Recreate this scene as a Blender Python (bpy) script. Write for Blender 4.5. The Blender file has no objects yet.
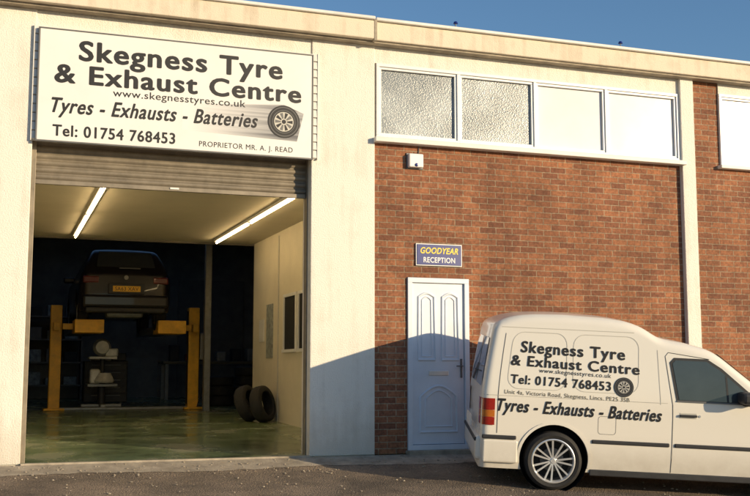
import bpy, bmesh, math, random
from mathutils import Vector, Matrix
random.seed(4)
SC=bpy.context.scene
COL=SC.collection
# ------------------------------------------------------------------ materials
def nt(name):
    m=bpy.data.materials.new(name); m.use_nodes=True
    n=m.node_tree.nodes; l=m.node_tree.links
    return m,n,l,n['Principled BSDF']
def pbr(name,c,rough=.6,metal=0,var=.12,scale=6,bump=0,bscale=60,coat=0,c2=None):
    m,n,l,b=nt(name)
    tc=n.new('ShaderNodeTexCoord')
    no=n.new('ShaderNodeTexNoise'); no.inputs['Scale'].default_value=scale; no.inputs['Detail'].default_value=8
    no.inputs['Roughness'].default_value=.65
    l.new(tc.outputs['Object'],no.inputs['Vector'])
    r=n.new('ShaderNodeValToRGB')
    ca=[max(0,x*(1-var)) for x in c]; cb=[min(1,x*(1+var)) for x in (c2 or c)]
    r.color_ramp.elements[0].position=.3; r.color_ramp.elements[1].position=.7
    r.color_ramp.elements[0].color=(*ca,1); r.color_ramp.elements[1].color=(*cb,1)
    l.new(no.outputs['Fac'],r.inputs['Fac']); l.new(r.outputs['Color'],b.inputs['Base Color'])
    mr=n.new('ShaderNodeMapRange'); mr.inputs['To Min'].default_value=max(0.02,rough*.85); mr.inputs['To Max'].default_value=min(1,rough*1.15)
    l.new(no.outputs['Fac'],mr.inputs['Value']); l.new(mr.outputs['Result'],b.inputs['Roughness'])
    b.inputs['Metallic'].default_value=metal
    b.inputs['Coat Weight'].default_value=coat
    if bump:
        n2=n.new('ShaderNodeTexNoise'); n2.inputs['Scale'].default_value=bscale; n2.inputs['Detail'].default_value=4
        l.new(tc.outputs['Object'],n2.inputs['Vector'])
        bp=n.new('ShaderNodeBump'); bp.inputs['Strength'].default_value=bump; bp.inputs['Distance'].default_value=.01
        l.new(n2.outputs['Fac'],bp.inputs['Height']); l.new(bp.outputs['Normal'],b.inputs['Normal'])
    return m
def emis(name,c,s):
    m,n,l,b=nt(name)
    b.inputs['Base Color'].default_value=(*c,1); b.inputs['Emission Color'].default_value=(*c,1); b.inputs['Emission Strength'].default_value=s
    return m
def brick_mat():
    m,n,l,b=nt('brick_masonry')
    tc=n.new('ShaderNodeTexCoord'); sx=n.new('ShaderNodeSeparateXYZ'); cx=n.new('ShaderNodeCombineXYZ')
    l.new(tc.outputs['Object'],sx.inputs[0])
    ad=n.new('ShaderNodeMath'); ad.operation='ADD'; l.new(sx.outputs['X'],ad.inputs[0]); l.new(sx.outputs['Y'],ad.inputs[1])
    l.new(ad.outputs[0],cx.inputs['X']); l.new(sx.outputs['Z'],cx.inputs['Y'])
    dn=n.new('ShaderNodeTexNoise'); dn.inputs['Scale'].default_value=14; l.new(tc.outputs['Object'],dn.inputs['Vector'])
    mx=n.new('ShaderNodeVectorMath'); mx.operation='MULTIPLY_ADD'
    mx.inputs[1].default_value=(.007,.007,0); l.new(dn.outputs['Color'],mx.inputs[0]); l.new(cx.outputs[0],mx.inputs[2])
    t=n.new('ShaderNodeTexBrick'); t.inputs['Scale'].default_value=1; t.inputs['Brick Width'].default_value=.225; t.inputs['Row Height'].default_value=.075
    t.inputs['Mortar Size'].default_value=.006; t.inputs['Mortar Smooth'].default_value=.3; t.inputs['Bias'].default_value=-.1
    t.inputs['Color1'].default_value=(.315,.128,.060,1); t.inputs['Color2'].default_value=(.175,.068,.038,1); t.inputs['Mortar'].default_value=(.33,.25,.165,1)
    l.new(mx.outputs[0],t.inputs['Vector'])
    no=n.new('ShaderNodeTexNoise'); no.inputs['Scale'].default_value=1.3; no.inputs['Detail'].default_value=6; l.new(tc.outputs['Object'],no.inputs['Vector'])
    n3=n.new('ShaderNodeTexNoise'); n3.inputs['Scale'].default_value=38; n3.inputs['Detail'].default_value=5; l.new(tc.outputs['Object'],n3.inputs['Vector'])
    # vertical weather streaks
    mp=n.new('ShaderNodeMapping');mp.inputs['Scale'].default_value=(5,5,.5);l.new(tc.outputs['Object'],mp.inputs['Vector'])
    st=n.new('ShaderNodeTexNoise');st.inputs['Scale'].default_value=1;st.inputs['Detail'].default_value=5;l.new(mp.outputs[0],st.inputs['Vector'])
    r=n.new('ShaderNodeMapRange'); r.inputs['From Min'].default_value=.3;r.inputs['From Max'].default_value=.7;r.inputs['To Min'].default_value=.76;r.inputs['To Max'].default_value=1.18
    l.new(no.outputs['Fac'],r.inputs['Value'])
    r3=n.new('ShaderNodeMapRange'); r3.inputs['From Min'].default_value=.3;r3.inputs['From Max'].default_value=.7;r3.inputs['To Min'].default_value=.68;r3.inputs['To Max'].default_value=1.28
    l.new(n3.outputs['Fac'],r3.inputs['Value'])
    r4=n.new('ShaderNodeMapRange'); r4.inputs['From Min'].default_value=.3;r4.inputs['From Max'].default_value=.7;r4.inputs['To Min'].default_value=.82;r4.inputs['To Max'].default_value=1.12
    l.new(st.outputs['Fac'],r4.inputs['Value'])
    mm=n.new('ShaderNodeMath');mm.operation='MULTIPLY';l.new(r.outputs[0],mm.inputs[0]);l.new(r3.outputs[0],mm.inputs[1])
    m2=n.new('ShaderNodeMath');m2.operation='MULTIPLY';l.new(mm.outputs[0],m2.inputs[0]);l.new(r4.outputs[0],m2.inputs[1])
    v=n.new('ShaderNodeVectorMath');v.operation='SCALE';l.new(t.outputs['Color'],v.inputs[0]);l.new(m2.outputs[0],v.inputs['Scale'])
    l.new(v.outputs[0],b.inputs['Base Color']); b.inputs['Roughness'].default_value=.88
    inv=n.new('ShaderNodeMath');inv.operation='MULTIPLY_ADD';inv.inputs[1].default_value=-1;inv.inputs[2].default_value=1;l.new(t.outputs['Fac'],inv.inputs[0])
    a2=n.new('ShaderNodeMath');a2.operation='MULTIPLY_ADD';a2.inputs[1].default_value=.35;l.new(n3.outputs['Fac'],a2.inputs[0]);l.new(inv.outputs[0],a2.inputs[2])
    bp=n.new('ShaderNodeBump');bp.inputs['Strength'].default_value=.7;bp.inputs['Distance'].default_value=.008
    l.new(a2.outputs[0],bp.inputs['Height']);l.new(bp.outputs[0],b.inputs['Normal'])
    return m
def render_mat(name,c,dirt=(.42,.38,.30),amt=.5,bmp=.7):
    m,n,l,b=nt(name)
    tc=n.new('ShaderNodeTexCoord'); sx=n.new('ShaderNodeSeparateXYZ'); l.new(tc.outputs['Object'],sx.inputs[0])
    a=n.new('ShaderNodeTexNoise');a.inputs['Scale'].default_value=3;a.inputs['Detail'].default_value=9;a.inputs['Roughness'].default_value=.7;l.new(tc.outputs['Object'],a.inputs['Vector'])
    mp=n.new('ShaderNodeMapping');mp.inputs['Scale'].default_value=(9,9,.6);l.new(tc.outputs['Object'],mp.inputs['Vector'])
    s=n.new('ShaderNodeTexNoise');s.inputs['Scale'].default_value=1;s.inputs['Detail'].default_value=5;l.new(mp.outputs[0],s.inputs['Vector'])
    h=n.new('ShaderNodeMapRange');h.inputs['From Min'].default_value=0;h.inputs['From Max'].default_value=.6;h.inputs['To Min'].default_value=.6;h.inputs['To Max'].default_value=0
    l.new(sx.outputs['Z'],h.inputs['Value'])
    ad=n.new('ShaderNodeMath');ad.operation='ADD';l.new(a.outputs['Fac'],ad.inputs[0]);l.new(s.outputs['Fac'],ad.inputs[1])
    ad2=n.new('ShaderNodeMath');ad2.operation='ADD';l.new(ad.outputs[0],ad2.inputs[0]);l.new(h.outputs[0],ad2.inputs[1])
    r=n.new('ShaderNodeMapRange');r.inputs['From Min'].default_value=.98;r.inputs['From Max'].default_value=1.5;r.inputs['To Max'].default_value=amt
    l.new(ad2.outputs[0],r.inputs['Value'])
    mx=n.new('ShaderNodeMix');mx.data_type='RGBA';mx.inputs['A'].default_value=(*c,1);mx.inputs['B'].default_value=(*dirt,1)
    l.new(r.outputs[0],mx.inputs['Factor']);l.new(mx.outputs['Result'],b.inputs['Base Color'])
    b.inputs['Roughness'].default_value=.85
    f=n.new('ShaderNodeTexNoise');f.inputs['Scale'].default_value=65;f.inputs['Detail'].default_value=4;l.new(tc.outputs['Object'],f.inputs['Vector'])
    bp=n.new('ShaderNodeBump');bp.inputs['Strength'].default_value=bmp;bp.inputs['Distance'].default_value=.013
    l.new(f.outputs['Fac'],bp.inputs['Height']);l.new(bp.outputs[0],b.inputs['Normal'])
    return m
def asphalt_mat():
    m,n,l,b=nt('asphalt')
    tc=n.new('ShaderNodeTexCoord')
    a=n.new('ShaderNodeTexNoise');a.inputs['Scale'].default_value=1.1;a.inputs['Detail'].default_value=9;a.inputs['Roughness'].default_value=.65
    g=n.new('ShaderNodeTexNoise');g.inputs['Scale'].default_value=45;g.inputs['Detail'].default_value=6;g.inputs['Roughness'].default_value=.85
    v=n.new('ShaderNodeTexVoronoi');v.inputs['Scale'].default_value=60
    for t in (a,g,v): l.new(tc.outputs['Object'],t.inputs['Vector'])
    r=n.new('ShaderNodeValToRGB');e=r.color_ramp.elements;e[0].position=.35;e[0].color=(.10,.08,.06,1);e[1].position=.66;e[1].color=(.27,.21,.15,1)
    l.new(a.outputs['Fac'],r.inputs['Fac'])
    r2=n.new('ShaderNodeMapRange');r2.inputs['From Min'].default_value=.3;r2.inputs['From Max'].default_value=.7;r2.inputs['To Min'].default_value=.25;r2.inputs['To Max'].default_value=1.9
    l.new(g.outputs['Fac'],r2.inputs['Value'])
    s=n.new('ShaderNodeVectorMath');s.operation='SCALE';l.new(r.outputs['Color'],s.inputs[0]);l.new(r2.outputs[0],s.inputs['Scale'])
    l.new(s.outputs[0],b.inputs['Base Color']);b.inputs['Roughness'].default_value=.85
    bp=n.new('ShaderNodeBump');bp.inputs['Strength'].default_value=.8;bp.inputs['Distance'].default_value=.012
    l.new(v.outputs['Distance'],bp.inputs['Height']);l.new(bp.outputs[0],b.inputs['Normal'])
    return m
def floor_mat():
    m,n,l,b=nt('painted_workshop_floor')
    tc=n.new('ShaderNodeTexCoord')
    a=n.new('ShaderNodeTexNoise');a.inputs['Scale'].default_value=1.1;a.inputs['Detail'].default_value=6;a.inputs['Roughness'].default_value=.58;l.new(tc.outputs['Object'],a.inputs['Vector'])
    r=n.new('ShaderNodeValToRGB');e=r.color_ramp.elements
    e[0].position=.28;e[0].color=(.10,.12,.07,1);e[1].position=.75;e[1].color=(.36,.35,.25,1)
    x=e.new(.5);x.color=(.17,.23,.115,1)
    l.new(a.outputs['Fac'],r.inputs['Fac']);l.new(r.outputs['Color'],b.inputs['Base Color'])
    q=n.new('ShaderNodeMapRange');q.inputs['From Min'].default_value=.3;q.inputs['From Max'].default_value=.7;q.inputs['To Min'].default_value=.12;q.inputs['To Max'].default_value=.34
    l.new(a.outputs['Fac'],q.inputs['Value']);l.new(q.outputs[0],b.inputs['Roughness'])
    return m
def obscured_glass():
    m,n,l,b=nt('obscured_glass')
    tc=n.new('ShaderNodeTexCoord')
    v=n.new('ShaderNodeTexVoronoi');v.inputs['Scale'].default_value=60;l.new(tc.outputs['Object'],v.inputs['Vector'])
    a=n.new('ShaderNodeTexNoise');a.inputs['Scale'].default_value=1.6;a.inputs['Detail'].default_value=3;l.new(tc.outputs['Object'],a.inputs['Vector'])
    r=n.new('ShaderNodeValToRGB');e=r.color_ramp.elements;e[0].position=.35;e[0].color=(.18,.21,.23,1);e[1].position=.65;e[1].color=(.38,.42,.44,1)
    l.new(a.outputs['Fac'],r.inputs['Fac']);l.new(r.outputs[0],b.inputs['Base Color'])
    b.inputs['Roughness'].default_value=.3
    bp=n.new('ShaderNodeBump');bp.inputs['Strength'].default_value=.4;bp.inputs['Distance'].default_value=.006
    l.new(v.outputs['Distance'],bp.inputs['Height']);l.new(bp.outputs[0],b.inputs['Normal'])
    return m
def streak_mat(x0,x1):
    m,n,l,b=nt('printed_streak')
    tc=n.new('ShaderNodeTexCoord');sx=n.new('ShaderNodeSeparateXYZ');l.new(tc.outputs['Object'],sx.inputs[0])
    mp=n.new('ShaderNodeMapping');mp.inputs['Scale'].default_value=(.4,1,22);l.new(tc.outputs['Object'],mp.inputs['Vector'])
    no=n.new('ShaderNodeTexNoise');no.inputs['Scale'].default_value=1.2;l.new(mp.outputs[0],no.inputs['Vector'])
    r=n.new('ShaderNodeMapRange');r.inputs['From Min'].default_value=x0;r.inputs['From Max'].default_value=x1;r.inputs['To Max'].default_value=1.5;l.new(sx.outputs['X'],r.inputs['Value'])
    mu=n.new('ShaderNodeMath');mu.operation='MULTIPLY';mu.use_clamp=True;l.new(r.outputs[0],mu.inputs[0]);l.new(no.outputs['Fac'],mu.inputs[1])
    mx=n.new('ShaderNodeMix');mx.data_type='RGBA';mx.inputs['A'].default_value=(.82,.81,.79,1);mx.inputs['B'].default_value=(.12,.12,.13,1)
    l.new(mu.outputs[0],mx.inputs['Factor']);l.new(mx.outputs['Result'],b.inputs['Base Color']);b.inputs['Roughness'].default_value=.4
    return m
def van_mat():
    m,n,l,b=nt('van_white_paint')
    tc=n.new('ShaderNodeTexCoord');sx=n.new('ShaderNodeSeparateXYZ');l.new(tc.outputs['Object'],sx.inputs[0])
    a=n.new('ShaderNodeTexNoise');a.inputs['Scale'].default_value=5;a.inputs['Detail'].default_value=9;a.inputs['Roughness'].default_value=.7;l.new(tc.outputs['Object'],a.inputs['Vector'])
    h=n.new('ShaderNodeMapRange');h.inputs['From Min'].default_value=.15;h.inputs['From Max'].default_value=.6;h.inputs['To Min'].default_value=.8;h.inputs['To Max'].default_value=.04
    l.new(sx.outputs['Z'],h.inputs['Value'])
    mu=n.new('ShaderNodeMath');mu.operation='MULTIPLY';l.new(a.outputs['Fac'],mu.inputs[0]);l.new(h.outputs[0],mu.inputs[1])
    mx=n.new('ShaderNodeMix');mx.data_type='RGBA';mx.inputs['A'].default_value=(.86,.82,.73,1);mx.inputs['B'].default_value=(.32,.26,.18,1)
    l.new(mu.outputs[0],mx.inputs['Factor']);l.new(mx.outputs['Result'],b.inputs['Base Color'])
    q=n.new('ShaderNodeMath');q.operation='MULTIPLY_ADD';q.inputs[1].default_value=.5;q.inputs[2].default_value=.25;l.new(mu.outputs[0],q.inputs[0]);l.new(q.outputs[0],b.inputs['Roughness'])
    b.inputs['Coat Weight'].default_value=.4
    return m
M={}
M['brick']=brick_mat()
M['render']=render_mat('painted_roughcast',(.83,.79,.71),(.44,.37,.28),.45,.65)
M['cream']=render_mat('cream_fascia',(.76,.67,.53),(.36,.28,.19),.7,.3)
M['asphalt']=asphalt_mat(); M['floor']=floor_mat(); M['obs']=obscured_glass()
M['upvc']=pbr('white_upvc',(.80,.80,.80),.35,0,.05,4)
M['doorw']=pbr('door_upvc',(.72,.76,.83),.35,0,.05,4)
M['signw']=pbr('sign_white',(.82,.81,.78),.35,0,.04,2)
M['siding']=pbr('white_cladding',(.74,.72,.68),.5,0,.12,3)
M['ink']=pbr('black_vinyl',(.012,.012,.014),.55,0,.1,10)
M['inkg']=pbr('grey_vinyl',(.12,.10,.06),.4,0,.1,10)
M['shutter']=pbr('shutter_steel',(.24,.205,.155),.5,.3,.25,5)
M['blind']=pbr('white_blind_glass',(.80,.80,.82),.10,0,.06,1.2)
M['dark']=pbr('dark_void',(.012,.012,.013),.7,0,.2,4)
M['inwall']=pbr('interior_painted_wall',(.72,.66,.53),.7,0,.07,2,.1,30)
M['ceil']=pbr('interior_ceiling',(.58,.53,.42),.7,0,.06,2)
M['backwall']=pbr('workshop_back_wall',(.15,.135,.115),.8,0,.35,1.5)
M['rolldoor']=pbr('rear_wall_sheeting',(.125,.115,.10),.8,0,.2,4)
M['steel']=pbr('grey_steel',(.26,.26,.25),.45,.5,.2,8)
M['alu']=pbr('alloy_silver',(.78,.78,.77),.3,.6,.05,8)
M['whitemetal']=pbr('pale_machine_paint',(.66,.65,.60),.4,.1,.2,9)
M['rubber']=pbr('tyre_rubber',(.022,.021,.020),.75,0,.3,20,.2,90)
M['yellow']=pbr('yellow_lift_paint',(.78,.42,.03),.45,0,.2,6)
M['vanpaint']=van_mat()
M['seam']=pbr('panel_gap',(.05,.05,.05),.7,0,.1,5)
M['trim']=pbr('grey_trim',(.14,.14,.14),.5,.3,.15,8)
M['crease']=pbr('panel_crease',(.56,.54,.48),.5,0,.1,5)
M['blackpl']=pbr('black_plastic',(.03,.03,.032),.55,0,.2,12)
M['glass']=pbr('car_glass',(.045,.055,.06),.05,0,.2,3,coat=.6)
M['red']=pbr('tail_light_red',(.35,.02,.012),.15,0,.15,20,coat=.7)
M['amber']=pbr('tail_light_amber',(.55,.16,.02),.15,0,.15,20,coat=.7)
M['plate']=pbr('number_plate_yellow',(.80,.45,.03),.4,0,.05,5)
M['carpaint']=pbr('black_car_paint',(.014,.011,.012),.35,0,.1,3,coat=.35)
M['cglass']=pbr('tinted_glass',(.05,.055,.06),.12,0,.1,3,coat=.4)
M['blue']=pbr('sign_blue',(.01,.025,.19),.35,0,.1,3)
M['yel']=pbr('sign_yellow',(.85,.62,.02),.4,0,.03,3)
M['tube']=emis('lit_fluorescent_tube',(1,.74,.38),20)
M['threshold']=pbr('concrete_edge',(.36,.31,.24),.85,0,.35,5,.5,50)
M['paper']=pbr('poster_paper',(.30,.32,.30),.6,0,.5,14)
# ------------------------------------------------------------------ helpers
def empty(name,loc=(0,0,0),parent=None):
    o=bpy.data.objects.new(name,None);COL.objects.link(o);o.location=loc
    if parent:o.parent=parent
    return o
def meshobj(name,verts,faces,mat,parent=None,smooth=False,ang=None):
    me=bpy.data.meshes.new(name);me.from_pydata([tuple(v) for v in verts],[],faces);me.update()
    if mat: me.materials.append(mat)
    if smooth:
        for p in me.polygons:p.use_smooth=True
        if ang is not None: me.set_sharp_from_angle(angle=math.radians(ang))
    o=bpy.data.objects.new(name,me);COL.objects.link(o)
    if parent:o.parent=parent
    return o
def box(name,x0,x1,y0,y1,z0,z1,mat,parent=None,bev=0.0):
    bm=bmesh.new()
    v=[bm.verts.new(c) for c in [(x0,y0,z0),(x1,y0,z0),(x1,y1,z0),(x0,y1,z0),(x0,y0,z1),(x1,y0,z1),(x1,y1,z1),(x0,y1,z1)]]
    for f in [(0,3,2,1),(4,5,6,7),(0,1,5,4),(1,2,6,5),(2,3,7,6),(3,0,4,7)]: bm.faces.new([v[i] for i in f])
    if bev>0: bmesh.ops.bevel(bm,geom=bm.edges[:],offset=bev,segments=2,affect='EDGES',profile=.5)
    me=bpy.data.meshes.new(name);bm.to_mesh(me);bm.free();me.materials.append(mat)
    o=bpy.data.objects.new(name,me);COL.objects.link(o)
    if parent:o.parent=parent
    return o
def frame(name,x0,x1,z0,z1,y0,y1,t,mat,parent):
    box(name+'_bottom',x0,x1,y0,y1,z0,z0+t,mat,parent,.004);box(name+'_top',x0,x1,y0,y1,z1-t,z1,mat,parent,.004)
    box(name+'_jamb_a',x0,x0+t,y0,y1,z0+t,z1-t,mat,parent,.004);box(name+'_jamb_b',x1-t,x1,y0,y1,z0+t,z1-t,mat,parent,.004)
def text(name,body,mapf,w,h,mat,parent,shear=0,bold=.02,spacing=1.06):
    # bold strokes: the glyph outlines laid several times, each a hair's breadth aside and 0.1 mm above the last
    cu=bpy.data.curves.new('tmp','FONT');cu.body=body;cu.shear=shear;cu.space_character=spacing;cu.resolution_u=4
    o=bpy.data.objects.new('tmp',cu);COL.objects.link(o)
    dg=bpy.context.evaluated_depsgraph_get();dg.update()
    me=bpy.data.meshes.new_from_object(o.evaluated_get(dg));bpy.data.objects.remove(o)
    base=[(v.co.x,v.co.y) for v in me.vertices];polys=[tuple(p.vertices) for p in me.polygons]
    sh=[(0,0)]
    if bold>.002: sh+=[(bold*math.cos(math.pi*k/4),.75*bold*math.sin(math.pi*k/4)) for k in range(8)]
    x0=min(p[0] for p in base)-bold;x1=max(p[0] for p in base)+bold;ym=max(p[1] for p in base)+.75*bold
    vs=[];fs=[];n=len(base)
    for k,(dx,dy) in enumerate(sh):
        for x,y in base:
            c=mapf((x+dx-x0)/(x1-x0)*w,(y+dy)/ym*h);c.y-=.0001*k;vs.append(c)
        fs+=[tuple(i+k*n for i in p) for p in polys]
    return meshobj(name,vs,fs,mat,parent)
def lathe(name,prof,segs,mat,parent=None,axis='Y',ang=35):
    vs=[];fs=[];n=len(prof)
    for i in range(segs):
        a=2*math.pi*i/segs
        for r,y in prof:
            vs.append((r*math.cos(a),y,r*math.sin(a)) if axis=='Y' else (r*math.cos(a),r*math.sin(a),y))
    for i in range(segs):
        for j in range(n-1):
            a=i*n+j;b=((i+1)%segs)*n+j
            fs.append((a,a+1,b+1,b) )
    return meshobj(name,vs,fs,mat,parent,True,ang)
TYRE=lambda R,r,w:[(r,-w*.40),(r+.012,-w*.5),(R*.5+r*.5,-w*.54),(R-.03,-w*.5),(R-.008,-w*.40),(R,-w*.2),(R,w*.2),(R-.008,w*.40),(R-.03,w*.5),(R*.5+r*.5,w*.54),(r+.012,w*.5),(r,w*.40)]
def wheel(name,R,r,w,parent,loc,nsp=14,mat_r=None):
    mat_r=mat_r or M['alu']
    e=empty(name,loc,parent)
    lathe('tyre',TYRE(R,r,w),56,M['rubber'],e)
    lathe('rim',[(r+.004,-w*.47),(r-.006,-w*.49),(r-.018,-w*.42),(r-.022,-w*.3)],56,mat_r,e)
    lathe('rim_barrel',[(r-.022,-w*.3),(r-.035,w*.4)],56,M['trim'],e)
    lathe('brake_disc',[(.001,w*.02),(.12,w*.02),(.12,.04)],40,M['trim'],e)
    lathe('wheel_back',[(.001,w*.1+.02),(r-.02,w*.1+.02)],40,M['dark'],e)
    lathe('hub',[(.001,-w*.40),(.022,-w*.40),(.028,-w*.36),(.042,-w*.33),(.045,-w*.1)],24,mat_r,e)
    for i in range(nsp):
        a=2*math.pi*(i+.5)/nsp+ (0.05 if i%2 else -.05)
        ca,sa=math.cos(a),math.sin(a);q=(-sa,ca)
        vs=[]
        for rr,hw,y in ((.03,.0075,-w*.36),(r-.015,.0095,-w*.43)):
            for s in (-1,1):
                for yy in (y,y+.025):
                    vs.append((ca*rr+q[0]*hw*s,yy,sa*rr+q[1]*hw*s))
        meshobj('spoke_%d'%i,vs,[(0,2,6,4),(1,5,7,3),(0,4,5,1),(2,3,7,6),(0,1,3,2),(4,6,7,5)],mat_r,e)
    return e
def lerpf(pts):
    def f(s):
        if s<=pts[0][0]:return pts[0][1]
        for (a,b),(c,d) in zip(pts,pts[1:]):
            if s<=c:
                t=(s-a)/(c-a);return b+(d-b)*t
        return pts[-1][1]
    return f
class Body:
    def __init__(s,L,W,top,belt,tumble,rt,rc,lean,zb=.2,rc_f=.3):
        s.L=L;s.W=W;s.top=lerpf(top);s.belt=belt;s.tum=tumble;s.rt=rt;s.rc=rc;s.lean=lean;s.zb=zb;s.rcf=rc_f;s.H=max(p[1] for p in top)
    def smtop(s,x):
        return sum(s.top(x+d) for d in (-.06,-.03,0,.03,.06))/5
    def inset(s,z):
        if z<.40: return .035*(.40-z)/.2
        if z<s.belt: return 0
        return s.tum*(z-s.belt)
    def pin(s,x):
        e=x;rc=s.rc
        if s.L-x<s.rcf: e=s.L-x;rc=s.rcf
        return rc-math.sqrt(max(0,rc*rc-(rc-e)**2)) if e<rc else 0
    def xs(s,x,z):
        t=max(0,min(1,(z-s.belt)/(s.H-s.belt)))
        return x+s.lean*t**1.3*max(0,1-x/.9)
    def side(s,x,z,off=.003):
        return Vector((s.xs(x,z),s.inset(z)+s.pin(x)-off,z))
    def build(s,name,mat,parent):
        st=[0,.004,.012,.025,.04,.06,.08,.1,.13,.17,.22]
        x=.28
        while x<s.L-.35: st.append(x);x+=.035
        st+=[s.L-.35,s.L-.3,s.L-.25,s.L-.2,s.L-.15,s.L-.1,s.L-.06,s.L-.03,s.L-.01,s.L]
        rings=[]
        for x in st:
            pn=s.pin(x);tz=s.smtop(x)-pn*.55;rt=s.rt
            z1=tz-rt;half=[]
            zz=[s.zb+ (z1-s.zb)*i/14 for i in range(15)]
            for z in zz: half.append((s.inset(z)+pn,z))
            y0=s.inset(z1)+pn
            for i in range(1,8):
                a=math.pi/2*i/7
                half.append((y0+rt*1.15*(1-math.cos(a)),z1+rt*math.sin(a)))
            half.append((s.W*.32,tz+.012));half.append((s.W*.5,tz+.018))
            ring=[Vector((s.xs(x,z),y,z)) for y,z in half]+[Vector((s.xs(x,z),s.W-y,z)) for y,z in half[-2::-1]]
            rings.append(ring)
        n=len(rings[0]);vs=[v for r in rings for v in r];fs=[]
        for i in range(len(rings)-1):
            for j in range(n):
                a=i*n+j;b=i*n+(j+1)%n
                fs.append((a,a+n,b+n,b))
        fs.append(tuple(range(n)));fs.append(tuple(reversed([(len(rings)-1)*n+j for j in range(n)])))
        o=meshobj(name,vs,fs,mat,parent)
        bm=bmesh.new();bm.from_mesh(o.data);bmesh.ops.recalc_face_normals(bm,faces=bm.faces[:]);bm.to_mesh(o.data);bm.free()
        return o
    def poly(s,name,pts,mat,parent,off=.004):
        vs=[s.side(x,z,off) for x,z in pts]
        return meshobj(name,vs,[tuple(range(len(vs)))],mat,parent)
    def ribbon(s,name,pts,w,mat,parent,off=.002,closed=False):
        P=[Vector((a,b)) for a,b in pts];n=len(P);vs=[];fs=[]
        Q=[]
        rng=range(n if closed else n-1)
        for i in rng:
            a=P[i];b=P[(i+1)%n];k=max(1,int((b-a).length/.05))
            for j in range(k):Q.append(a+(b-a)*j/k)
        if not closed:Q.append(P[-1])
        m=len(Q)
        for i,q in enumerate(Q):
            a=Q[i-1] if (i>0 or closed) else q;b=Q[(i+1)%m] if (i<m-1 or closed) else q
            d=(b-a).normalized();nn=Vector((-d.y,d.x))*w/2
            for sg in(1,-1):
                z=q+nn*sg;vs.append(s.side(z.x,z.y,off))
        for i in range(m if closed else m-1):
            a=2*i;b=2*((i+1)%m);fs.append((a,a+1,b+1,b))
        return meshobj(name,vs,fs,mat,parent)
def cut(o,cutters):
    for c in cutters:
        md=o.modifiers.new('b','BOOLEAN');md.operation='DIFFERENCE';md.solver='EXACT';md.object=c
    dg=bpy.context.evaluated_depsgraph_get();dg.update()
    me=bpy.data.meshes.new_from_object(o.evaluated_get(dg));o.modifiers.clear();o.data=me
    for c in cutters:bpy.data.objects.remove(c)
    for p in me.polygons:p.use_smooth=True
    me.set_sharp_from_angle(angle=math.radians(32))
def cyl_y(r,y0,y1,x,z,parent,segs=48):
    vs=[];fs=[]
    for y in (y0,y1):
        for i in range(segs):
            a=2*math.pi*i/segs;vs.append((x+r*math.cos(a),y,z+r*math.sin(a)))
    for i in range(segs):fs.append((i,(i+1)%segs,segs+(i+1)%segs,segs+i))
    fs.append(tuple(reversed(range(segs))));fs.append(tuple(range(segs,2*segs)))
    o=meshobj('cutter',vs,fs,None,parent)
    bm=bmesh.new();bm.from_mesh(o.data);bmesh.ops.recalc_face_normals(bm,faces=bm.faces[:]);bm.to_mesh(o.data);bm.free()
    return o
def rrect(x0,x1,z0,z1,r,n=5):
    out=[]
    for cx,cz,a0 in ((x1-r,z1-r,0),(x0+r,z1-r,90),(x0+r,z0+r,180),(x1-r,z0+r,270)):
        for i in range(n+1):
            a=math.radians(a0+90*i/n);out.append((cx+r*math.cos(a),cz+r*math.sin(a)))
    return out
def cable(name,pts,r,mat,parent):
    cu=bpy.data.curves.new(name,'CURVE');cu.dimensions='3D';cu.bevel_depth=r;cu.bevel_resolution=2
    sp=cu.splines.new('POLY');sp.points.add(len(pts)-1)
    for i,p in enumerate(pts):sp.points[i].co=(*p,1)
    o=bpy.data.objects.new(name,cu);COL.objects.link(o);cu.materials.append(mat)
    if parent:o.parent=parent
# ------------------------------------------------------------------ ground
YK=[(-600,-.34),(-60,-.34),(0,-.34),(8.2,-.34),(11.2,-.10),(11.75,0.0),(14,0),(60,0),(600,0)]
XK=[(-600,0),(5,0),(14,-.20),(600,-.20)]
gy=lerpf(YK);gx=lerpf(XK)
def gz(x,y):return gy(y)+gx(x)
Xs=[-600,-60,-8,0,2.5,5,6,7,8,9.5,11,14,60,600];Ys=[-600,-60,-10,0,4,8.2,9,10,11.2,11.75,14,28,60,600]
vs=[(x,y,gz(x,y)) for y in Ys for x in Xs];n=len(Xs)
fs=[(j*n+i,j*n+i+1,(j+1)*n+i+1,(j+1)*n+i) for j in range(len(Ys)-1) for i in range(n-1)]
meshobj('ground',vs,fs,M['asphalt'],None)
xs_=[-3+.12*i for i in range(142)]
rr=[(x,11.36+.04*math.sin(x*2.3)+random.uniform(-.025,.025)) for x in xs_ if x<14]
vs=[];fs=[]
for x,y0 in rr: vs+=[(x,y0,gz(x,y0)+.004),(x,11.745,gz(x,11.745)+.005)]
fs=[(2*i,2*i+2,2*i+3,2*i+1) for i in range(len(rr)-1)]
meshobj('concrete_apron',vs,fs,M['threshold'],None)
# loose grit scattered along the foot of the walls and over the yard
bm=bmesh.new()
for i in range(520):
    x=random.uniform(-.5,8.5);y=11.74-abs(random.gauss(0,.35)) if i%2 else random.uniform(9.2,11.7);s=random.uniform(.004,.013)
    if .25<x<3.4 and y>11.7:continue
    mt=Matrix.Translation((x,y,gz(x,y)+s*.5+.003))@Matrix.Rotation(random.random()*6,4,'Z')@Matrix.Diagonal((s*1.4,s,s*.7,1))
    bmesh.ops.create_icosphere(bm,subdivisions=1,radius=1,matrix=mt)
me=bpy.data.meshes.new('gravel');bm.to_mesh(me);bm.free();me.materials.append(M['threshold'])
COL.objects.link(bpy.data.objects.new('gravel',me))
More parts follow.
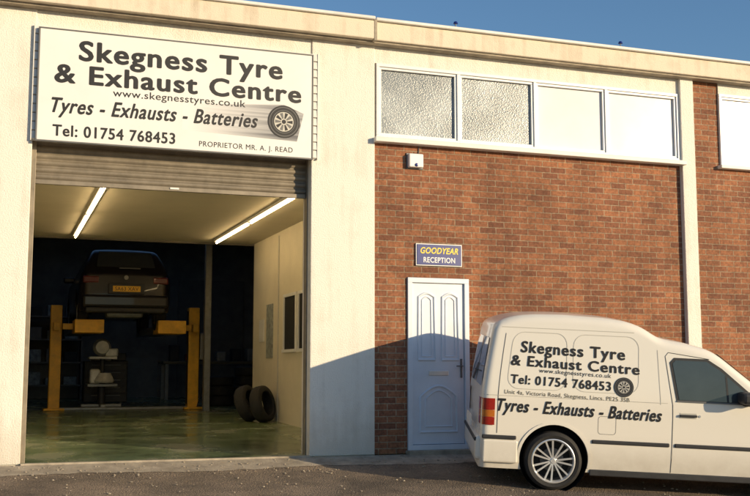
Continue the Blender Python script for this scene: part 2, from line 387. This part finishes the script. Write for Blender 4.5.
# ------------------------------------------------------------------ building
B=empty('tyre_centre_building')
Y=11.8
R=M['render']
box('left_pillar',-.55,.25,Y,12.15,-.5,4.97,R,B,.01)
box('right_pillar',3.40,4.20,Y,12.15,-.5,4.97,R,B,.01)
box('brick_wall_left_bay',-8,-.55,Y+.03,12.1,-.5,4.97,M['brick'],B)
box('header_wall',.25,3.40,Y+.02,12.1,3.50,4.97,R,B)
box('brick_wall_a',4.20,4.62,Y+.03,12.1,-.5,3.74,M['brick'],B)
box('brick_wall_b',5.44,8.60,Y+.03,12.1,-.5,3.74,M['brick'],B)
box('brick_wall_lintel',4.62,5.44,Y+.03,12.1,2.115,3.74,M['brick'],B)
box('door_step',4.60,5.46,Y-.10,12.1,-.5,.045,M['threshold'],B,.008)
box('window_sill',4.18,8.64,Y-.09,12.1,3.74,3.80,M['siding'],B,.008)
box('window_head',4.20,8.60,Y+.01,12.1,4.735,4.97,R,B)
box('downpipe_pilaster',8.60,8.81,Y-.04,12.1,-.6,4.97,R,B,.008)
box('brick_wall_c',8.81,14,Y+.03,12.1,-.6,3.74,M['brick'],B)
box('brick_wall_d',8.81,9.26,Y+.03,12.1,3.74,4.97,M['brick'],B)
box('brick_wall_e',12.6,14,Y+.03,12.1,3.74,4.97,M['brick'],B)
box('window_head_b',9.26,12.6,Y+.01,12.1,4.80,4.97,R,B)
box('window_sill_b',9.22,12.64,Y-.06,12.1,3.742,3.79,M['siding'],B,.008)
box('fascia_left',-8,4.13,Y-.20,Y+.04,4.97,5.20,M['cream'],B,.012)
box('fascia_right',4.15,14,Y-.16,Y+.04,4.97,5.20,M['cream'],B,.012)
box('fascia_joint',4.12,4.16,Y-.205,Y-.13,4.95,5.21,M['threshold'],B,.006)
box('coping_left',-8,4.13,Y-.235,12.3,5.203,5.245,M['siding'],B,.012)
box('coping_right',4.15,14,Y-.20,12.3,5.203,5.245,M['siding'],B,.012)
box('fascia_drip',-8,14,Y-.12,Y+.0,4.945,4.968,M['threshold'],B)
# roof, with an invented opening over the lift bay to brighten it
box('roof_slab_front',-8,14,12.1,21.4,4.80,5.18,M['threshold'],B)
box('roof_slab_rear',-8,14,25.2,27.4,4.80,5.18,M['threshold'],B)
box('roof_slab_left',-8,.4,21.4,25.2,4.80,5.18,M['threshold'],B)
box('roof_slab_right',5.2,14,21.4,25.2,4.80,5.18,M['threshold'],B)
box('added_sun_baffle',.2,5.4,21.2,21.4,5.18,6.5,M['threshold'],B)  # unseen, added to keep the low sun off the back wall
box('added_sun_baffle_side',5.2,5.4,21.4,25.2,5.18,6.5,M['threshold'],B)  # added on the right to block the same sun beam
for i in range(3):
    box('added_opening_bar_%d'%i,1.5+i*1.2,1.56+i*1.2,21.4,25.2,5.0,5.1,M['upvc'],B)  # bars across the opening added for sky light
box('outer_wall_left',-8,-7.8,12.1,27.4,-.5,4.8,M['brick'],B)
box('outer_wall_right',13.8,14,12.1,27.4,-.6,4.8,M['brick'],B)
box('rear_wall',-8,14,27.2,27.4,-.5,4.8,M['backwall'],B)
FS=.019
def fz(y):return .012+FS*(y-11.8)
meshobj('workshop_floor',[(-3,11.78,fz(11.78)),(13,11.78,fz(11.78)),(13,27.2,fz(27.2)),(-3,27.2,fz(27.2))],[(0,1,2,3)],M['floor'],B)
box('floor_threshold',.25,3.40,11.74,11.80,-.3,.022,M['threshold'],B,.006)
box('interior_wall_left',-.12,.03,12.15,19.5,-.2,4.8,M['inwall'],B)
box('partition_wall',4.5,4.6,12.1,19.5,-.2,4.8,M['inwall'],B)
box('workshop_ceiling',.03,4.5,12.16,19.5,3.37,3.45,M['ceil'],B)
box('ceiling_bulkhead',.03,4.5,19.5,19.56,3.34,4.8,M['backwall'],B)
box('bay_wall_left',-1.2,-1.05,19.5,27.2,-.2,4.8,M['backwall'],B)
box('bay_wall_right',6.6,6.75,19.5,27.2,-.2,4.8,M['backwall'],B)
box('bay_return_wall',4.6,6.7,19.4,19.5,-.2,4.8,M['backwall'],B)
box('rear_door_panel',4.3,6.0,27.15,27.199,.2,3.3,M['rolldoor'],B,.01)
box('rear_dado',-1,3.8,27.16,27.199,0,1.3,M['trim'],B)
for i,(a,b) in enumerate(((16.42,17.12),(15.45,16.2))):
    box('partition_window_%d'%i,4.488,4.498,a,b,1.33,2.2,M['dark'],B)
    box('window_trim_%d'%i,4.47,4.499,a-.05,b+.05,2.2,2.25,M['upvc'],B);box('window_ledge_%d'%i,4.45,4.499,a-.05,b+.05,1.28,1.33,M['upvc'],B)
    for y in(a-.05,b):box('window_side_%d'%i,4.47,4.499,y,y+.05,1.33,2.2,M['upvc'],B)
box('door_architrave_a',4.485,4.499,17.55,17.6,.1,3.3,M['crease'],B)
box('wall_poster',4.485,4.499,17.95,18.4,1.2,2.15,M['paper'],B)
box('poster_b',4.485,4.499,18.6,18.95,1.5,1.9,M['signw'],B)
box('steel_column',3.86,3.98,21.0,21.14,0.1,4.8,M['steel'],B)
box('steel_column_b',.55,.62,25.0,25.1,0.1,4.8,M['steel'],B)
for i,x in enumerate((1.18,3.67)):
    for j,(a,b) in enumerate(((13.5,16.2),(16.3,19.0))):
        box('light_batten_%d%d'%(i,j),x-.04,x+.04,a,b,3.325,3.37,M['upvc'],B)
        o=lathe('fluorescent_tube_%d%d'%(i,j),[(.001,a+.05),(.015,a+.05),(.015,b-.05),(.001,b-.05)],12,M['tube'],B);o.location=(x,0,3.30)
prof=[];z=3.08
while z<3.52:
    for t in range(7):
        a=math.pi*t/6;prof.append((12.0-.020*math.sin(a),z+.072*t/6))
    z+=.078
vs=[]
for y,zz in prof: vs+= [(.30,y,zz),(3.385,y,zz)]
fs=[(2*i,2*i+1,2*i+3,2*i+2) for i in range(len(prof)-1)]
meshobj('roller_shutter',vs,fs,M['shutter'],B)
box('shutter_bottom_rail',.30,3.38,11.965,12.01,3.03,3.08,M['shutter'],B,.004)
box('shutter_handle',1.77,1.87,11.955,11.965,3.05,3.07,M['signw'],B)
box('shutter_guide_a',.25,.30,11.93,12.04,.0,3.5,M['shutter'],B,.004);box('shutter_guide_b',3.385,3.40,11.93,12.04,.0,3.5,M['shutter'],B,.003)
box('shutter_box',.25,3.4,12.1,12.16,3.2,3.6,M['dark'],B)
def window(x0,x1,z0,z1,cuts,mats,nm):
    frame(nm+'_frame',x0,x1,z0,z1,Y-.005,Y+.10,.04,M['upvc'],B)
    xs=[x0+.04]+cuts+[x1-.04]
    for i in range(len(xs)-1):
        a=xs[i]+(.022 if i else 0);b=xs[i+1]-(.022 if i<len(xs)-2 else 0)
        if i: box('%s_mullion_%d'%(nm,i),xs[i]-.022,xs[i]+.022,Y-.003,Y+.10,z0+.04,z1-.04,M['upvc'],B,.004)
        frame('%s_sash_%d'%(nm,i),a,b,z0+.04,z1-.04,Y+.015,Y+.08,.03,M['upvc'],B)
        box('%s_gasket_%d'%(nm,i),a+.028,b-.028,Y+.055,Y+.061,z0+.068,z1-.068,M['blackpl'],B)
        box('%s_pane_%d'%(nm,i),a+.036,b-.036,Y+.049,Y+.057,z0+.076,z1-.076,mats[i],B)
window(4.22,8.60,3.80,4.735,[5.32,6.40,7.46],[M['obs'],M['obs'],M['blind'],M['blind']],'clerestory')
window(9.26,12.6,3.79,4.80,[10.6,11.6],[M['blind'],M['obs'],M['blind']],'clerestory_b')
box('clerestory_backing',4.2,8.6,12.02,12.1,3.8,4.74,M['dark'],B);box('clerestory_backing_b',9.26,12.6,12.02,12.1,3.79,4.8,M['dark'],B)
# door
D=empty('reception_door',(0,0,0),B)
frame('door_frame',4.625,5.435,.045,2.11,Y+.0,Y+.11,.06,M['doorw'],D)
box('door_leaf',4.69,5.37,Y+.03,Y+.09,.11,2.045,M['doorw'],D,.005)
box('door_shadow_gap',4.68,5.38,Y+.06,Y+.10,.10,2.055,M['seam'],D)
def moulding(nm,pts,y,w=.018,d=.014):
    n=len(pts);c=(sum(p[0] for p in pts)/n,sum(p[1] for p in pts)/n);vs=[];fs=[]
    for x,z in pts:
        L=math.hypot(x-c[0],z-c[1]);ux,uz=(c[0]-x)/L,(c[1]-z)/L
        for k,(a,b) in enumerate(((0,0),(.35,d),(.65,d),(1,0),(1.6,-0.0))):
            vs.append((x+ux*w*a*1.3,y-b,z+uz*w*a*1.3))
    for i in range(n):
        for j in range(3):
            a=i*5+j;b=((i+1)%n)*5+j;fs.append((a,b,b+1,a+1))
    meshobj(nm,vs,fs,M['doorw'],D,True,50)
def archpts(x0,x1,z0,z1,h,n=10):
    p=[(x0,z0),(x1,z0)]
    for i in range(n+1):
        t=i/n;x=x1+(x0-x1)*t;p.append((x,z1-h+h*math.sin(math.pi*t)))
    return p
for i,(a,b) in enumerate(((4.76,4.99),(5.07,5.30))):
    moulding('upper_panel_%d'%i,archpts(a,b,1.10,1.94,.05),Y+.03,.026,.018)
    moulding('upper_panel_inner_%d'%i,archpts(a+.05,b-.05,1.15,1.89,.04),Y+.03,.016,.012)
moulding('lower_panel',archpts(4.78,5.28,.24,.82,.14),Y+.03,.026,.018)
moulding('lower_panel_inner',archpts(4.85,5.21,.31,.76,.11),Y+.03,.018,.012)
box('letterbox',4.90,5.16,Y+.018,Y+.03,.93,.985,M['alu'],D,.004)
box('door_handle_plate',5.318,5.342,Y+.015,Y+.03,.90,1.13,M['trim'],D,.004)
box('door_handle',5.25,5.34,Y-.025,Y-.008,1.035,1.05,M['trim'],D,.005)
box('door_handle_stem',5.32,5.34,Y-.01,Y+.02,1.035,1.05,M['trim'],D)
A=empty('alarm_box')
box('housing',4.63,4.82,Y-.05,Y+.03,3.46,3.63,M['upvc'],A,.015)
box('backplate',4.615,4.835,Y+.012,Y+.03,3.445,3.645,M['trim'],A,.004)
lathe('strobe',[(.001,-.065),(.018,-.062),(.024,-.045)],20,M['blue'],A).location=(4.725,Y,3.49)
cable('alarm_cable',[(4.78,Y+.02,3.64),(4.785,Y+.02,3.74)],.006,M['trim'],A)
# reception sign
S=empty('reception_sign')
ys=Y+.0
box('board',4.745,5.335,ys,ys+.03,2.27,2.52,M['blue'],S,.004)
box('border',4.735,5.345,ys+.006,ys+.029,2.26,2.53,M['signw'],S)
text('lettering_top','GOODYEAR',lambda u,v:Vector((4.79+u,ys-.001,2.41+v)),.50,.075,M['yel'],S,shear=.25,bold=.028)
text('lettering_bottom','RECEPTION',lambda u,v:Vector((4.83+u,ys-.001,2.30+v)),.42,.065,M['signw'],S,bold=.02)
# main sign
S=empty('shop_sign')
for i in range(13):
    z=3.48+i*.098
    vs=[(.235,Y-.012,z),(3.46,Y-.012,z),(3.46,Y-.035,z+.012),(.235,Y-.035,z+.012),(.235,Y-.03,z+.097),(3.46,Y-.03,z+.097)]
    meshobj('cladding_board_%d'%i,vs,[(0,1,2,3),(3,2,5,4)],M['siding'],S)
box('cladding_edge_a',.225,.235,Y-.04,Y+.02,3.47,4.76,M['siding'],S);box('cladding_edge_b',3.46,3.47,Y-.04,Y+.02,3.47,4.76,M['siding'],S)
box('cladding_back',.235,3.46,Y-.01,Y+.018,3.475,4.755,M['siding'],S)
ys=Y-.075
box('board',.29,3.38,ys,Y-.038,3.475,4.715,M['signw'],S,.003)
for nm,a in (('b',(.272,3.398,3.457,3.475)),('t',(.272,3.398,4.715,4.730)),('l',(.272,.29,3.475,4.715)),('r',(3.38,3.398,3.475,4.715))):
    box('board_trim_'+nm,a[0],a[1],ys-.006,Y-.04,a[2],a[3],M['trim'],S,.003)
pm=lambda x0,z0:(lambda u,v:Vector((x0+u,ys-.0012,z0+v)))
text('line_1','Skegness Tyre',pm(.70,4.395),2.32,.225,M['ink'],S,bold=.034,spacing=1.12)
text('line_2','& Exhaust Centre',pm(.45,4.13),2.80,.21,M['ink'],S,bold=.034,spacing=1.12)
text('line_web','www.skegnesstyres.co.uk',pm(1.08,4.02),1.50,.08,M['ink'],S,bold=.008)
text('line_services','Tyres - Exhausts - Batteries',pm(.43,3.79),2.30,.165,M['ink'],S,shear=.3,bold=.028,spacing=1.09)
text('line_tel','Tel: 01754 768453',pm(.45,3.53),1.33,.125,M['ink'],S,bold=.028,spacing=1.1)
text('line_owner','PROPRIETOR MR. A. J. READ',pm(2.05,3.525),1.10,.06,M['ink'],S,bold=.006,spacing=1.1)
def tyre_graphic(parent,mapf,R):
    def ring(nm,r0,r1,mat,layer,n=40):
        vs=[];fs=[]
        for i in range(n):
            a=2*math.pi*i/n
            for r in(r0,r1):vs.append(mapf(r*math.cos(a),r*math.sin(a),layer))
        fs=[(2*i,2*i+1,2*((i+1)%n)+1,2*((i+1)%n)) for i in range(n)]
        meshobj(nm,vs,fs,mat,parent)
    ring('printed_tyre',.6*R,R,M['ink'],1);ring('printed_rim',.0,.6*R,M['crease'],1)
    ring('printed_tread',.86*R,.9*R,M['trim'],2);ring('printed_wall',.68*R,.71*R,M['trim'],2)
    ring('printed_hub',.0,.13*R,M['ink'],2)
    for i in range(10):
        a=2*math.pi*i/10
        vs=[mapf(r*math.cos(a+d)*R,r*math.sin(a+d)*R,2) for r,d in((.2,-.2),(.55,-.18),(.55,.18),(.2,.2))]
        meshobj('printed_gap_%d'%i,vs,[(0,1,2,3)],M['trim'] if i%2 else M['ink'],parent)
meshobj('printed_streak',[(1.85,ys-.0006,3.70),(3.20,ys-.0006,3.66),(3.28,ys-.0006,4.0),(3.04,ys-.0006,4.09),(1.85,ys-.0006,4.0)],[(0,1,2,3,4)],streak_mat(1.9,3.0),S)
tyre_graphic(S,lambda u,v,k:Vector((3.04+u,ys-.002-.0012*k,3.885+v)),.195)
for i,x in enumerate((5.25,7.65)):
    e=empty('bird_scarer' if i==0 else 'bird_scarer.001',(x,11.72,5.245))
    lathe('stem',[(.008,0),(.008,.07)],8,M['steel'],e,axis='Z');lathe('cap',[(.001,.11),(.022,.10),(.03,.075),(.001,.07)],12,M['blue'],e,axis='Z')
# ------------------------------------------------------------------ van
V=empty('parked_van')
hd=math.radians(-20.5);H=Vector((math.cos(hd),math.sin(hd),0));Lt=Vector((-math.sin(hd),math.cos(hd),0))
Ac=Vector((5.40,9.77,0));Bc=Ac+H*2.6;Cc=Ac+Lt*1.45
for p in(Ac,Bc,Cc):p.z=gz(p.x,p.y)
ax=(Bc-Ac).normalized();az=ax.cross(Cc-Ac).normalized();ay=az.cross(ax)
WX=.76
orig=Ac-ax*WX-ay*.10
V.matrix_world=Matrix(((ax.x,ay.x,az.x,orig.x),(ax.y,ay.y,az.y,orig.y),(ax.z,ay.z,az.z,orig.z),(0,0,0,1)))
DX=.07
VB=Body(4.2,1.66,[(0,1.68),(.10,1.73),(.25,1.77),(.45,1.79),(.8,1.80),(1.25,1.785),(1.48,1.76),(1.66,1.70),(1.76,1.63),(1.84,1.595),(2.10,1.56),(2.32,1.51),(2.42,1.46),(2.86,1.13),(3.05,1.0),(3.3,.95),(3.8,.84),(4.05,.74),(4.2,.66)],.93,.115,.10,.08,.13)
vb=VB.build('body_shell',M['vanpaint'],V)
WR=.30
cs=[cyl_y(.350,y0,y1,x,WR+.02,V) for x in (WX,WX+2.6) for y0,y1 in((-.1,.34),(1.32,1.8))]
cut(vb,cs)
for x in (WX,WX+2.6):
    for y0,s in((.02,1),(1.64,-1)):
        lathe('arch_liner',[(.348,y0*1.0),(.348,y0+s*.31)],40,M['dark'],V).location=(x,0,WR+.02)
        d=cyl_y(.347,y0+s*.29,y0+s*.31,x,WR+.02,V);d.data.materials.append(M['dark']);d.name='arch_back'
    wheel('wheel_near',WR,.222,.20,V,(x,.11,WR))
    w=wheel('wheel_far',WR,.222,.20,V,(x,1.55,WR));w.rotation_euler=(0,0,math.pi)
    VB.ribbon('arch_lip',[(x+.366*math.cos(math.radians(a)),WR+.02+.366*math.sin(math.radians(a))) for a in range(-12,193,8)],.028,M['vanpaint'],V,off=.010)
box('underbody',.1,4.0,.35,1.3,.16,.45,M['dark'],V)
box('sill_near',WX+.37,WX+2.23,.02,.06,.17,.235,M['blackpl'],V,.01)
box('rear_bumper',-.045,.12,.05,1.61,.27,.52,M['vanpaint'],V,.035)
box('rear_bumper_strip',-.055,.06,.06,1.60,.46,.50,M['blackpl'],V,.012)
box('bumper_wrap',.03,.39,-.010,.05,.26,.49,M['vanpaint'],V,.016)
box('rub_strip_rear',.02,.37,-.018,.02,.50,.54,M['blackpl'],V,.010)
box('rub_strip_mid',WX+.38,1.86+DX,-.013,.02,.50,.54,M['blackpl'],V,.010)
box('rub_strip_door',1.91+DX,2.95,-.013,.02,.50,.54,M['blackpl'],V,.010)
def seam(p,closed=False,w=.006,mat='seam',off=.0025,dx=0):VB.ribbon('panel_seam',[(a+dx,b) for a,b in p],w,M[mat],V,off,closed)
seam([(1.885,.24),(1.885,.80),(1.88,.93),(1.80,1.42),(1.83,1.46),(2.25,1.41)],dx=DX)
seam([(3.0,.24),(3.0,.88)])
seam([(.17,.93),(.16,1.58)],w=.006)
seam([(.17,.56),(.17,.93)],w=.006)
seam([(1.72,1.48),(1.76,.93)],mat='crease',w=.006,dx=DX)
seam([(.02,.945),(1.83+DX,.945)],mat='crease',w=.005)
seam([(.10,1.645),(1.55,1.645)],mat='crease',w=.006)
for a,b in((.25,.86),(.93,1.60)):
    seam(rrect(a,b,1.02,1.60,.12),True,.006,'crease')
seam(rrect(1.20,1.38,.60,.78,.03),True,.003)
sh=lambda P:[(a+DX,b) for a,b in P]
VB.poly('door_window_rubber',sh([(1.92,.965),(1.845,1.36),(1.89,1.41),(2.23,1.41),(2.38,1.32),(2.77,1.0),(2.77,.965)]),M['blackpl'],V,.004)
VB.poly('door_window',sh([(1.945,.985),(1.875,1.35),(1.905,1.385),(2.22,1.385),(2.36,1.30),(2.72,1.01),(2.72,.985)]),M['glass'],V,.007)
VB.ribbon('window_divider',sh([(2.44,.985),(2.42,1.25)]),.02,M['blackpl'],V,.009)
VB.ribbon('window_trim',sh([(1.92,.972),(2.77,.972)]),.014,M['trim'],V,.010)
ws=[]
for x in (2.44,2.60,2.75,2.88):
    t=VB.smtop(x)
    for y in (.22,.45,.83,1.21,1.44): ws.append((x+.012,y,t+.012+.018*(1-abs(y-.83)/.83)))
meshobj('windscreen',ws,[(i*5+j,i*5+j+1,(i+1)*5+j+1,(i+1)*5+j) for i in range(3) for j in range(4)],M['glass'],V,True)
rw=[(VB.xs(0,z)-.006,y,z) for y,z in((.17,1.02),(.78,1.02),(.78,1.52),(.24,1.52))]
meshobj('rear_window_a',rw,[(0,1,2,3)],M['glass'],V)
meshobj('rear_window_b',[(x,1.66-y,z) for x,y,z in rw],[(0,3,2,1)],M['glass'],V)
for (z0,z1,mt) in((.64,.72,'red'),(.722,.79,'amber'),(.792,.91,'red')):
    for far in(0,1):
        vs=[]
        ss=[.0,.02,.05,.09,.14]
        for x in ss:
            for z in(z0,z1):
                v=VB.side(x,z,.010)
                if far:v.y=1.66-v.y
                vs.append(v)
        for z in(z0,z1): vs.append(Vector((-.008,.20 if not far else 1.46,z)))
        k=len(ss)
        fs=[(2*i,2*i+1,2*i+3,2*i+2) for i in range(k-1)]+[(2*k,2*k+1,1,0)]
        meshobj('tail_light',vs,fs,M[mt],V,True)
box('rear_plate',-.065,-.05,.57,1.09,.56,.67,M['signw'],V)
box('handle_recess',1.955+DX,2.125+DX,-.003,.01,.80,.855,M['crease'],V,.0)
box('door_handle',1.95+DX,2.13+DX,-.024,-.004,.815,.84,M['blackpl'],V,.008)
lathe('door_lock',[(.001,-.006),(.012,-.006),(.012,.01)],12,M['alu'],V).location=(2.16+DX,0,.828)
box('side_indicator',3.1,3.16,-.01,.01,.72,.75,M['amber'],V,.004)
box('door_mirror',2.60,2.78,-.20,.02,.98,1.10,M['blackpl'],V,.035)
box('mirror_arm',2.66,2.74,-.05,.06,.955,.99,M['blackpl'],V,.01)
def vm(s0,z0,k=-.03):
    return lambda u,v:VB.side(s0+u,z0+v+k*u,.0042)
text('line_1','Skegness Tyre',vm(.35,1.395),1.11,.115,M['ink'],V,bold=.03,spacing=1.12)
text('line_2','& Exhaust Centre',vm(.26,1.26),1.35,.105,M['ink'],V,bold=.03,spacing=1.12)
text('line_web','www.skegnesstyres.co.uk',vm(.57,1.195),.75,.042,M['ink'],V,bold=.0)
text('line_tel','Tel: 01754 768453',vm(.28,1.075),1.04,.09,M['ink'],V,bold=.028,spacing=1.1)
text('line_address','Unit 4a, Victoria Road, Skegness, Lincs. PE25 3SB',vm(.23,.965,-.02),1.28,.04,M['inkg'],V,bold=.0)
text('line_services','Tyres - Exhausts - Batteries',vm(.165,.79,-.02),1.68,.125,M['ink'],V,shear=.3,bold=.03,spacing=1.1)
tyre_graphic(V,lambda u,v,k:VB.side(1.45+u,1.085+v,.0045+.0012*k),.10)
# ------------------------------------------------------------------ car on lift
Cc=empty('raised_car')
Cc.matrix_world=Matrix(((0,-1,0,2.25+.865),(1,0,0,20.6),(0,0,1,1.90),(0,0,0,1)))
CB=Body(4.1,1.73,[(0,.98),(.06,1.02),(.34,1.39),(.55,1.44),(1.3,1.48),(2.0,1.45),(2.25,1.37),(2.95,.98),(3.3,.92),(3.9,.78),(4.1,.62)],.84,.46,.10,.20,.0)
cb=CB.build('body_shell',M['carpaint'],Cc)
cs=[cyl_y(.35,y0,y1,x,.32,Cc) for x in (.78,3.32) for y0,y1 in((-.1,.3),(1.43,1.9))]
cut(cb,cs)
for x in(.78,3.32):
    wheel('wheel_a',.31,.20,.2,Cc,(x,.12,.18));w=wheel('wheel_b',.31,.20,.2,Cc,(x,1.61,.18));w.rotation_euler=(0,0,math.pi)
rg=[]
for x in (.07,.16,.25,.33):
    t=CB.smtop(x)
    for y in(.0,.25,.5,.75,1.0):
        yy=.30+(1.73-.60)*y;ins=.14*(x)/.4;yy=.865+(yy-.865)*(1-ins)
        rg.append((x-.012,yy,t+.022))
meshobj('rear_window',rg,[(i*5+j,(i+1)*5+j,(i+1)*5+j+1,i*5+j+1) for i in range(3) for j in range(4)],M['cglass'],Cc,True)
box('wiper',-.0,.02,.6,1.0,1.03,1.05,M['trim'],Cc)
box('bumper',-.08,.16,.06,1.67,.28,.52,M['carpaint'],Cc,.05)
box('bumper_lower',-.06,.3,.12,1.61,.18,.28,M['blackpl'],Cc,.03)
box('number_plate',-.095,-.078,.60,1.12,.58,.69,M['plate'],Cc,.003);box('plate_recess',-.078,0.01,.52,1.2,.54,.74,M['blackpl'],Cc,.01)
text('plate_text','SA63 XAV',lambda u,v:Vector((-.098,1.08-u,.60+v)),.44,.07,M['ink'],Cc,bold=.0)
dkred=pbr('dark_tail_lamp',(.12,.012,.01),.3,0,.1,10,coat=.3)
box('tail_lamp_a',-.012,.16,.06,.36,.74,.88,dkred,Cc,.03);box('tail_lamp_b',-.012,.16,1.37,1.67,.74,.88,dkred,Cc,.03)
bd=lathe('badge',[(.001,-.015),(.04,-.015),(.045,0)],20,M['steel'],Cc);bd.location=(0,.865,.86);bd.rotation_euler=(0,0,-math.pi/2)
box('exhaust_silencer',.2,.6,.5,1.2,.10,.24,M['steel'],Cc,.05)
box('mirror_a',2.5,2.62,-.16,.08,.92,1.04,M['carpaint'],Cc,.03);box('mirror_b',2.5,2.62,1.65,1.89,.92,1.04,M['carpaint'],Cc,.03)
L=empty('vehicle_lift')
zf=fz(21.8)
for i,x in enumerate((1.04,3.77)):
    s=1 if i==0 else -1
    box('post_%d'%i,x-.11,x+.11,21.7,21.95,zf,2.27,M['yellow'],L,.015)
    box('post_channel_%d'%i,x+s*.112-.004,x+s*.112+.004,21.76,21.89,zf+.1,2.2,M['dark'],L)
    box('post_base_%d'%i,x-.2,x+.2,21.55,22.1,zf,zf+.04,M['yellow'],L,.01)
    a,b=sorted((x+s*.11,x+s*.35));box('arm_%d'%i,a,b,21.45,21.58,1.78,1.90,M['yellow'],L,.01)
    box('arm_bracket_%d'%i,x-.06,x+.06,21.5,21.7,1.76,1.92,M['yellow'],L,.01)
    a,b=sorted((x+s*.30,x+s*.85));box('lift_platform_%d'%i,a,b,20.9,21.6,1.70,1.96,M['yellow'],L,.012)
    box('lift_runner_%d'%i,a,b,21.6,24.4,1.74,1.86,M['steel'],L,.01)
box('power_unit',3.9,4.08,21.7,21.95,1.2,1.75,M['steel'],L,.02)
box('cable_bridge',1.05,3.76,21.72,21.92,zf,zf+.05,M['steel'],L,.01)
cable('hydraulic_hose',[(3.95,21.68,1.2),(4.0,21.66,.9),(3.92,21.66,.5),(3.85,21.68,zf+.03)],.012,M['blackpl'],L)
J=empty('transmission_jack',(2.0,22.3,fz(22.3)))
box('base_a',-.4,.4,-.05,.05,.03,.09,M['steel'],J,.01);box('base_b',-.05,.05,-.4,.4,.03,.09,M['steel'],J,.01)
lathe('column',[(.001,.09),(.08,.09),(.08,.6),(.05,.62),(.05,1.0),(.001,1.0)],20,M['blackpl'],J,axis='Z')
box('saddle',-.28,.28,-.18,.18,1.0,1.05,M['whitemetal'],J,.01)
lathe('gearbox',[(.001,-.2),(.13,-.18),(.18,-.05),(.18,.02),(.11,.06),(.09,.2),(.001,.22)],20,M['whitemetal'],J).location=(-.02,0,1.24)
box('gearbox_sump',.05,.30,-.15,.12,1.05,1.22,M['whitemetal'],J,.03)
lathe('bellhousing',[(.001,-.08),(.20,-.08),(.22,-.04),(.14,.12),(.001,.12)],20,M['whitemetal'],J,axis='Z').location=(.02,-.1,.60)
box('jack_shelf',-.3,.3,-.2,.2,.44,.50,M['steel'],J,.01);box('jack_motor',-.26,-.05,-.2,.05,.50,.80,M['whitemetal'],J,.04)
C=empty('tool_cabinet',(2.15,23.3,fz(23.3)))
box('carcass',-.45,.45,-.25,.25,.08,.95,M['blackpl'],C,.02)
for i in range(5):
    box('drawer_%d'%i,-.42,.42,-.265,-.25,.12+i*.16,.26+i*.16,M['blackpl'],C,.006);box('pull_%d'%i,-.3,.3,-.285,-.265,.215+i*.16,.235+i*.16,M['trim'],C,.004)
box('tray',-.3,.1,-.2,.1,.95,1.05,M['steel'],C,.02);box('toolbox',.12,.42,-.2,.15,.95,1.12,M['blackpl'],C,.02)
W=empty('workbench',(4.9,25.9,fz(25.9)))
box('top',-1.2,1.4,-.4,.4,.85,.92,M['inkg'],W,.01)
for x in(-1.1,1.3):
    for y in(-.32,.32):box('leg',x-.04,x+.04,y-.04,y+.04,0,.85,M['steel'],W)
for i in range(6):
    x=-1+i*.38;box('item_%d'%i,x,x+.22,-.2,.15,.92,1.02+.3*random.random(),random.choice([M['steel'],M['trim'],M['red'],M['blackpl']]),W,.02)
K=empty('storage_shelf',(0.6,26.7,fz(26.7)))
for i in range(4):
    box('shelf_%d'%i,-.9,1.3,-.3,.3,.3+i*.55,.34+i*.55,M['trim'],K)
    for j in range(5):
        x=-.8+j*.42;box('stock_%d%d'%(i,j),x,x+.3,-.2,.2,.34+i*.55,.5+i*.55+.22*random.random(),random.choice([M['trim'],M['paper'],M['inkg'],M['blackpl']]),K,.01)
for x in(-.9,1.26):box('upright',x,x+.05,-.3,.3,0,2.4,M['trim'],K)
def tyre(parent,loc,rot,R=.31):
    o=lathe('tyre',TYRE(R,.2,.2),40,M['rubber'],parent);o.location=loc;o.rotation_euler=rot;return o
T=empty('leaning_tyres',(0,0,0))
for i,(x,y,t) in enumerate(((4.22,17.5,.22),(4.03,17.8,.34))):
    o=tyre(T,(x,y,fz(y)+.30),(0,0,0))
    o.rotation_euler=(0,.0,math.radians(50));o.rotation_euler.rotate_axis('X',-t)
def stack(nm,x,y,k):
    T=empty(nm,(x,y,fz(y)))
    for i in range(k):tyre(T,(random.uniform(-.02,.02),random.uniform(-.02,.02),.11+i*.21),(math.pi/2,0,random.random()))
stack('tyre_stack',4.55,22.8,3);stack('tyre_stack',5.2,23.0,4)
# ------------------------------------------------------------------ light
az=math.radians(40);el=math.radians(12)
sd=Vector((math.sin(az)*math.cos(el),-math.cos(az)*math.cos(el),math.sin(el)))
su=bpy.data.lights.new('sun','SUN');su.energy=5;su.angle=math.radians(.5);su.color=(1,.785,.50)
so=bpy.data.objects.new('sun',su);COL.objects.link(so);so.rotation_euler=(-sd).to_track_quat('-Z','Y').to_euler();so.location=(10,-10,8)
w=bpy.data.worlds.new('World');SC.world=w;w.use_nodes=True
n=w.node_tree.nodes;l=w.node_tree.links
sk=n.new('ShaderNodeTexSky');sk.sky_type='NISHITA';sk.sun_disc=False;sk.sun_elevation=el;sk.sun_rotation=math.pi-az
sk.air_density=1.1;sk.dust_density=.4;sk.ozone_density=4
l.new(sk.outputs[0],n['Background'].inputs['Color']);n['Background'].inputs['Strength'].default_value=.15
cam=bpy.data.cameras.new('camera');co=bpy.data.objects.new('camera',cam);COL.objects.link(co)
cam.lens=50.4;cam.sensor_width=36;cam.clip_end=2000
co.location=(0,0,1.0);co.rotation_euler=(math.radians(96.6),0,math.radians(-19.6))
SC.camera=co
SC.view_settings.view_transform='Standard';SC.view_settings.look='None';SC.view_settings.exposure=0
